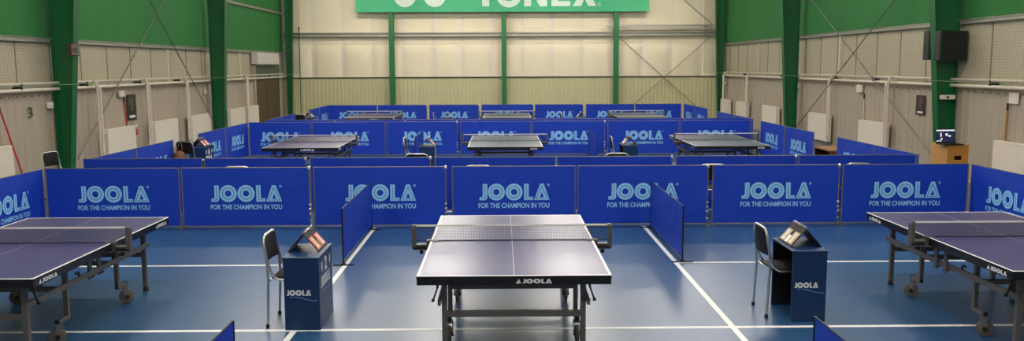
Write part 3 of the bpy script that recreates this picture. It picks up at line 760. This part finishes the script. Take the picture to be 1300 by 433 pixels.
# ------------------------------------------------------------------ chairs (face +x)
def arc(p0, p1, p2, n=6):
    p0, p1, p2 = map(Vector, (p0, p1, p2))
    return [p0*(1-t)**2 + p1*2*t*(1-t) + p2*t*t for t in [i/n for i in range(n+1)]]
def make_chair(label, loc, rz=0):
    t = thing('stacking_chair', label, 'chair', loc, rz, 'black stacking chairs with chrome frames')
    r_ = .0115; w = .215
    for s in (-1, 1):
        g = MB(); g.tube([(-.235, s*w, .02), (-.215, s*w, .44), (-.222, s*(w-.005), .60)], r_, 8); o = g.build('leg', M['chrome'], t, smooth=True)
        MB().lathe([(.015, 0), (.018, .004), (.016, .035)], (-.235, s*w, 0), n=10).build('foot_cap', M['black'], o)
        g = MB(); g.tube([(.21, s*(w-.01), .02), (.175, s*(w-.01), .43)], r_, 8); o = g.build('leg', M['chrome'], t, smooth=True)
        MB().lathe([(.015, 0), (.018, .004), (.016, .035)], (.21, s*(w-.01), 0), n=10).build('foot_cap', M['black'], o)
    # back frame: an arch
    q = w-.012
    pts = [Vector((-.213, -q, .56))] + [Vector((-.225, -q, .66))] + arc((-.245, -q, .76), (-.255, -q, .85), (-.255, -q+.10, .85)) + arc((-.255, q-.10, .85), (-.255, q, .85), (-.245, q, .76)) + [Vector((-.225, q, .66)), Vector((-.213, q, .56))]
    MB().tube(pts, r_+.001, 8).build('back_frame', M['chrome'], t, smooth=True)
    sf = MB()
    for s in (-1, 1):
        sf.tube(arc((-.215, s*q, .62), (-.20, s*q, .455), (-.10, s*q, .445)) + arc((.10, s*q, .445), (.20, s*q, .445), (.20, s*(q-.08), .445))[1:], r_, 8)
    sf.tube([(.20, -q+.08, .445), (.20, q-.08, .445)], r_, 8); sf.tube([(-.20, -q, .445), (-.20, q, .445)], r_*.8, 8)
    sf.build('seat_frame', M['chrome'], t, smooth=True)
    b = MB(); n = 8
    def pad(f0):
        vs = []; k = n+1
        for side in (0, 1):
            for i in range(k):
                for j in range(k): vs.append(f0(i/n, j/n, side))
        fs = [(i*k+j, i*k+j+1, (i+1)*k+j+1, (i+1)*k+j) for i in range(n) for j in range(n)] + [(k*k+i*k+j, k*k+(i+1)*k+j, k*k+(i+1)*k+j+1, k*k+i*k+j+1) for i in range(n) for j in range(n)]
        for i in range(n):
            fs += [(i*k, (i+1)*k, k*k+(i+1)*k, k*k+i*k), (i*k+n, k*k+i*k+n, k*k+(i+1)*k+n, (i+1)*k+n), (i, k*k+i, k*k+i+1, i+1), (n*k+i, n*k+i+1, k*k+n*k+i+1, k*k+n*k+i)]
        return vs, fs
    def sf_(u, v, s):
        e = (1-abs(2*u-1)**4)*(1-abs(2*v-1)**4); xx = -.19+.37*u; yy = (-.19+.38*v)*(1-.04*abs(2*u-1)**6)
        return (xx, yy, .455+(.012+.018*e if s else 0))
    b.add(*pad(sf_)); b.build('seat', M['vinyl'], t, smooth=True)
    b = MB()
    def bf_(u, v, s):
        e = (1-abs(2*u-1)**4)*(1-abs(2*v-1)**4); z = .60+.24*u; hwid = .195*(1-.16*max(0, u-.6)**2/.16)
        curve = .03*(1-(2*v-1)**2)
        return (-.232-.018*u+(.010+.012*e if s else -.004) - curve*.8, -hwid+2*hwid*v, z)
    b.add(*pad(bf_)); b.build('backrest', M['vinyl'], t, smooth=True)
    return t
ch = make_chair('black and chrome stacking chair beside the left near umpire desk', (-1.93, 7.93, 0))
copy_tree(ch, (2.74, 8.13, 0), 0, 'black and chrome stacking chair at the right near umpire desk')
for x, lab in ((-4.1, 'second'), (-.37, 'fourth'), (3.28, 'sixth'), (5.56, 'seventh')):
    copy_tree(ch, (x, 13.5, 0), PI/2, 'chair showing only its chrome top edge above the %s panel of the nearest row' % lab)
copy_tree(ch, (2.02, 15.25, 0), PI/2, 'chair top peeking over the barriers below the right middle desk')
copy_tree(ch, (-1.5, 15.3, 0), PI/2, 'chair top peeking over the barriers below the middle left desk')
copy_tree(ch, (-8.0, 15.65, 0), -.2, 'black chair standing alone by the big left column behind the corner')
copy_tree(ch, (-6.48, 18.0, 0), PI/2-.3, 'black chair beside the desk at the left side barriers')
copy_tree(ch, (-1.85, 18.55, 0), 0, 'black chair beside the desk left of the middle centre table')
copy_tree(ch, (2.62, 18.6, 0), 0, 'chair tucked into the desk right of the middle centre table')
copy_tree(ch, (-6.5, 27.9, 0), PI/2, 'distant black chair at the far left umpire desk')
copy_tree(ch, (-2.0, 28.5, 0), 0, 'distant black chair left of the far centre table')
copy_tree(ch, (2.2, 28.4, 0), 0, 'distant black chair right of the far centre table')

# ------------------------------------------------------------------ things on the walls and by them
def speaker(label, loc, w, d_, h):
    t = thing('wall_speaker', label, 'speaker', loc, 0, 'black speakers on the right column')
    b = MB(); b.box(-w/2, w/2, -d_/2, d_/2, 0, h); b.build('cabinet', M['black'], t, bevel=.02)
    g = MB(); g.box(-w/2+.03, w/2-.03, -d_/2-.012, -d_/2, .03, h-.03)
    for i in range(9): z = .05+(h-.1)*i/8; g.box(-w/2+.03, w/2-.03, -d_/2-.016, -d_/2-.012, z-.004, z+.004)
    g.build('grille', M['vinyl'], t)
    k_ = MB(); k_.box(-.05, .05, d_/2, d_/2+.05, h*.4, h*.6); k_.build('bracket', M['steel'], t)
speaker('black loudspeaker hung on the near side of the right green column', (9.10, 17.48, 2.45), .56, .24, .60)
speaker('black loudspeaker sticking out behind the right green column', (9.12, 18.05, 2.47), .5, .24, .62)

t = thing('alarm_box', 'small dark red alarm box with grey face on the big left column', 'box', (-8.66, 17.68, 2.62))
MB().box(-.10, .05, .0, .16, 0, .24).build('housing', M['redbox'], t, bevel=.01); MB().box(-.03, .13, -.03, .0, .01, .23).build('face_plate', M['grey'], t, bevel=.008)
MB().box(-.0, .09, -.034, -.03, .05, .15).build('speaker_mesh', M['steel'], t)

t = thing('door_sensor', 'small white sensor bracket on the right green column above the laptop', 'sensor', (9.16, 17.62, 1.66))
MB().box(-.14, .14, -.06, .05, 0, .09).build('body', M['rad'], t, bevel=.01); MB().lathe([(.025, -.07), (.025, -.055)], (-.02, 0, .045), 'y', 12).build('lens', M['black'], t)

def small_box(name, label, cat, mp, y, z, w, h, d_=.06, m='rad'):
    p = mp(y, .03+d_/2, z); t = thing(name, label, cat, p)
    MB().box(-d_/2, d_/2, -w/2, w/2, -h/2, h/2).build('body', M[m], t, bevel=.008)
    s = 1 if mp is mpL else -1
    MB().box(*sorted((s*d_/2, s*(d_/2+.006))), -w*.35, w*.35, -h*.3, h*.35).build('cover', M['paper'], t)
    return t
small_box('junction_box', 'white junction box on the left wall right above the red mop', 'box', mpL, 20.85, 1.75, .24, .15)
small_box('junction_box', 'white junction box on the left wall beside the big column near the number', 'box', mpL, 17.55, 1.62, .18, .12)
small_box('junction_box', 'white junction box on the right wall above the white pole', 'box', mpR, 22.4, 1.75, .3, .2)
small_box('junction_box', 'tiny white box on the left wall at the second column', 'box', mpL, 26.75, 1.6, .16, .1)
small_box('junction_box', 'tiny white box on the right wall at the second column', 'box', mpR, 27.25, 1.62, .16, .1)
small_box('junction_box', 'tiny white box on the right wall by the far corner column', 'box', mpR, 35.95, 1.62, .2, .12)
t = small_box('paper_notice', 'white paper notice on the right wall above the wooden pole', 'notice', mpR, 15.65, 1.755, .3, .2, .012, 'paper')

def poster(label, mp, y0, y1, z0, z1, ink):
    p = mp((y0+y1)/2, .034, (z0+z1)/2); s = 1 if mp is mpL else -1
    t = thing('wall_poster', label, 'poster', p, 0, 'narrow black posters')
    hw, hh = (y1-y0)/2, (z1-z0)/2
    MB().box(-.005, .005, -hw, hw, -hh, hh).build('board', M['poster'], t)
    b = MB(); x0, x1 = sorted((s*.005, s*.0075))
    b.lathe([(hw*.45, -.001), (hw*.45, .001)], (s*.006, 0, hh*.45), 'x', 16); b.box(x0, x1, -hw*.3, hw*.35, -hh*.3, hh*.22); b.box(x0, x1, -hw*.6, -hw*.1, hh*.2, hh*.8)
    b.build('artwork', M[ink], t)
    MB().box(*sorted((s*.005, s*.0085)), -hw*.65, hw*.65, -hh*.82, -hh*.62).build('caption_strip', M['paper'], t)
poster('narrow black poster on the left wall next to the red mop handle', mpL, 21.2, 21.7, 1.08, 1.71, 'posterink')
poster('narrow black poster on the right wall left of the speaker column', mpR, 18.95, 19.35, 1.25, 1.69, 'posterred')

t = thing('wall_number', 'green painted number three on the left ribbed wall', 'number', (XL+.032, 16.85, 1.41))
b = fit_text('3', -.09, .09, 0, .21, 0, .002/50, .0); b.v = [(-y, x, z) for x, y, z in b.v]; b.build('numeral', M['digit'], t)

def mop(label, base, top, m, cat='mop', head=None):
    t = thing('broom' if cat == 'broom' else 'mop' if cat == 'mop' else 'pole', label, cat, base)
    a = Vector(top)-Vector(base)
    MB().tube([(0, 0, .0), a*.92], .016, 8).build('handle', M[m], t, smooth=True)
    MB().tube([a*.92, a], .018, 8).build('grip', M['black'], t, smooth=True)
    MB().box(-.02, .02, -.18, .18, 0, .06).build('head', M[head or m], t, bevel=.01)
mop('red handled mop leaning on the left wall between two radiators', (-9.166, 21.25, 0), (-9.166, 21.03, 1.68), 'red', 'mop')
mop('red pole leaning on the left wall at the frame edge', (-8.85, 16.05, 0), (-9.12, 15.7, 1.75), 'red', 'pole')
mop('wooden pole leaning on the right wall under the paper notice', (9.362, 15.88, 0), (9.362, 15.82, 1.66), 'wood', 'pole')
mop('white pole leaning on the right wall behind a radiator end', (9.362, 22.16, 0), (9.362, 22.16, 1.62), 'pipe', 'pole', 'grey')
t = thing('cleaning_sprayer', 'small red and white sprayer hanging beside the red mop on the left wall', 'sprayer', (-9.06, 21.34, .72))
MB().lathe([(.05, 0), (.06, .04), (.06, .12), (.03, .16), (.02, .2)], (0, 0, 0), n=14).build('bottle', M['red'], t, smooth=True)
b = MB(); b.box(-.03, .03, -.03, .10, .2, .24); b.bar((0, .02, .2), (0, .05, .15), .012, .012); b.build('trigger', M['paper'], t, bevel=.005)
b = MB(); b.tube([(0, 0, .24), (-.1, 0, .26), (-.22, 0, .26)], .006, 6); b.build('hook', M['steel'], t)

# plywood cabinet with laptop
t = thing('plywood_box', 'tall plywood box with hand hole standing by the right green column', 'box', (7.86, 15.0, 0))
w, d_, h = .375, .58, .965
b = MB(); b.box(0, w, .0, .016, 0, .70); b.box(0, w, 0, .016, .775, h); b.box(0, .125, 0, .016, .70, .775); b.box(.255, w, 0, .016, .70, .775); b.build('front_panel', M['plydark'], t)
MB().box(0, .016, .016, d_, 0, h-.016).build('side_panel', M['ply'], t); MB().box(w-.016, w, .016, d_, 0, h-.016).build('side_panel', M['ply'], t)
MB().box(.016, w-.016, d_-.016, d_, 0, h-.016).build('back_panel', M['ply'], t); MB().box(.0, w, .016, d_, h-.016, h).build('top_board', M['ply'], t); MB().box(.016, w-.016, .016, d_-.016, .02, .036).build('bottom_board', M['ply'], t)
t = thing('laptop', 'open black laptop with lit screen on top of the plywood box', 'laptop', (7.93, 15.22, .965), .1)
MB().box(-.19, .19, -.26, -.01, .0, .018).build('base', M['black'], t, bevel=.004)
kk = MB()
for i in range(12):
    for j in range(4): kk.box(-.165+i*.028, -.143+i*.028, -.13+j*.026, -.109+j*.026, .018, .0205)
kk.build('keyboard', M['vinyl'], t)
lid = MB().box(-.19, .19, 0, .010, .0, .25)
Mx = Matrix.Translation((0, -.008, .018)) @ Matrix.Rotation(-.14, 4, 'X')
lid.xf(Mx); lo = lid.build('lid', M['black'], t, bevel=.003)
MB().box(-.178, .178, -.0015, 0, .018, .238).xf(Mx).build('screen', M['screen'], lo)
b = MB(); b.box(-.176, .176, -.0025, -.0015, .212, .236); b.box(-.176, -.08, -.0025, -.0015, .03, .045); b.box(-.10, -.075, -.0025, -.0015, .11, .18); b.box(0, .04, -.0025, -.0015, .13, .17); b.box(.05, .10, -.0025, -.0015, .11, .14); b.box(-.10, -.06, -.0025, -.0015, .06, .085)
b.xf(Mx).build('screen_window', M['screenw'], lo)

t = thing('wooden_bench', 'low brown wooden bench in the gap of the right side barriers', 'bench', (7.6, 19.6, 0))
MB().box(-.28, .28, -.5, .5, .44, .47).build('seat', M['bench'], t, bevel=.004)
for a in (-.44, .44): MB().box(-.24, .24, a-.02, a+.02, 0, .44).build('leg', M['brown'], t)
MB().box(-.015, .015, -.42, .42, .12, .4).build('stretcher', M['brown'], t)
t = thing('brown_bag', 'brown bag hanging under the black chair at the left side barriers', 'bag', (-6.6, 17.58, .32))
MB().lathe([(.06, 0), (.13, .05), (.14, .2), (.10, .32), (.03, .36)], (0, 0, 0), n=14).build('body', M['brown'], t, smooth=True)
b = MB(); b.tube(arc((-.06, 0, .34), (.03, .1, .72), (.06, 0, .34), 8), .008, 6); b.build('strap', M['brown'], t)
t = thing('leaning_rod', 'thin green rod beside the far left corner column', 'rod', (-8.45, 36.35, 0))
MB().tube([(0, 0, 0), (.02, 0, 3.95)], .02, 8).build('rod', M['green'], t); MB().lathe([(.03, 3.9), (.035, 3.95), (.02, 4.02)], (.02, 0, 0), n=10).build('end_cap', M['black'], t)

# ------------------------------------------------------------------ camera and world
cam = bpy.data.cameras.new('camera'); co = bpy.data.objects.new('camera', cam); COL.objects.link(co); sc.camera = co
p_, y_, r_ = .1219, .0117, .0039
cyw, syw, cp, sp_ = math.cos(y_), math.sin(y_), math.cos(p_), math.sin(p_)
fw = Vector((syw*cp, cyw*cp, -sp_)); rt = Vector((cyw, -syw, 0)); dn = fw.cross(rt)
R1 = rt*math.cos(r_)+dn*math.sin(r_); D1 = dn*math.cos(r_)-rt*math.sin(r_)
co.matrix_world = Matrix(((R1.x, -D1.x, -fw.x, 0), (R1.y, -D1.y, -fw.y, 0), (R1.z, -D1.z, -fw.z, 2.392), (0, 0, 0, 1)))
cam.sensor_width = 36; cam.sensor_fit = 'HORIZONTAL'; cam.lens = 1091.44*36/1300; cam.clip_end = 200; cam.clip_start = .05
wd = bpy.data.worlds.new('world'); sc.world = wd; wd.use_nodes = True
wd.node_tree.nodes['Background'].inputs[0].default_value = (.6, .7, .8, 1); wd.node_tree.nodes['Background'].inputs[1].default_value = .1
vs = sc.view_settings; vs.view_transform = 'Standard'; vs.look = 'None'; vs.gamma = 1; vs.use_curve_mapping = False; vs.exposure = 0
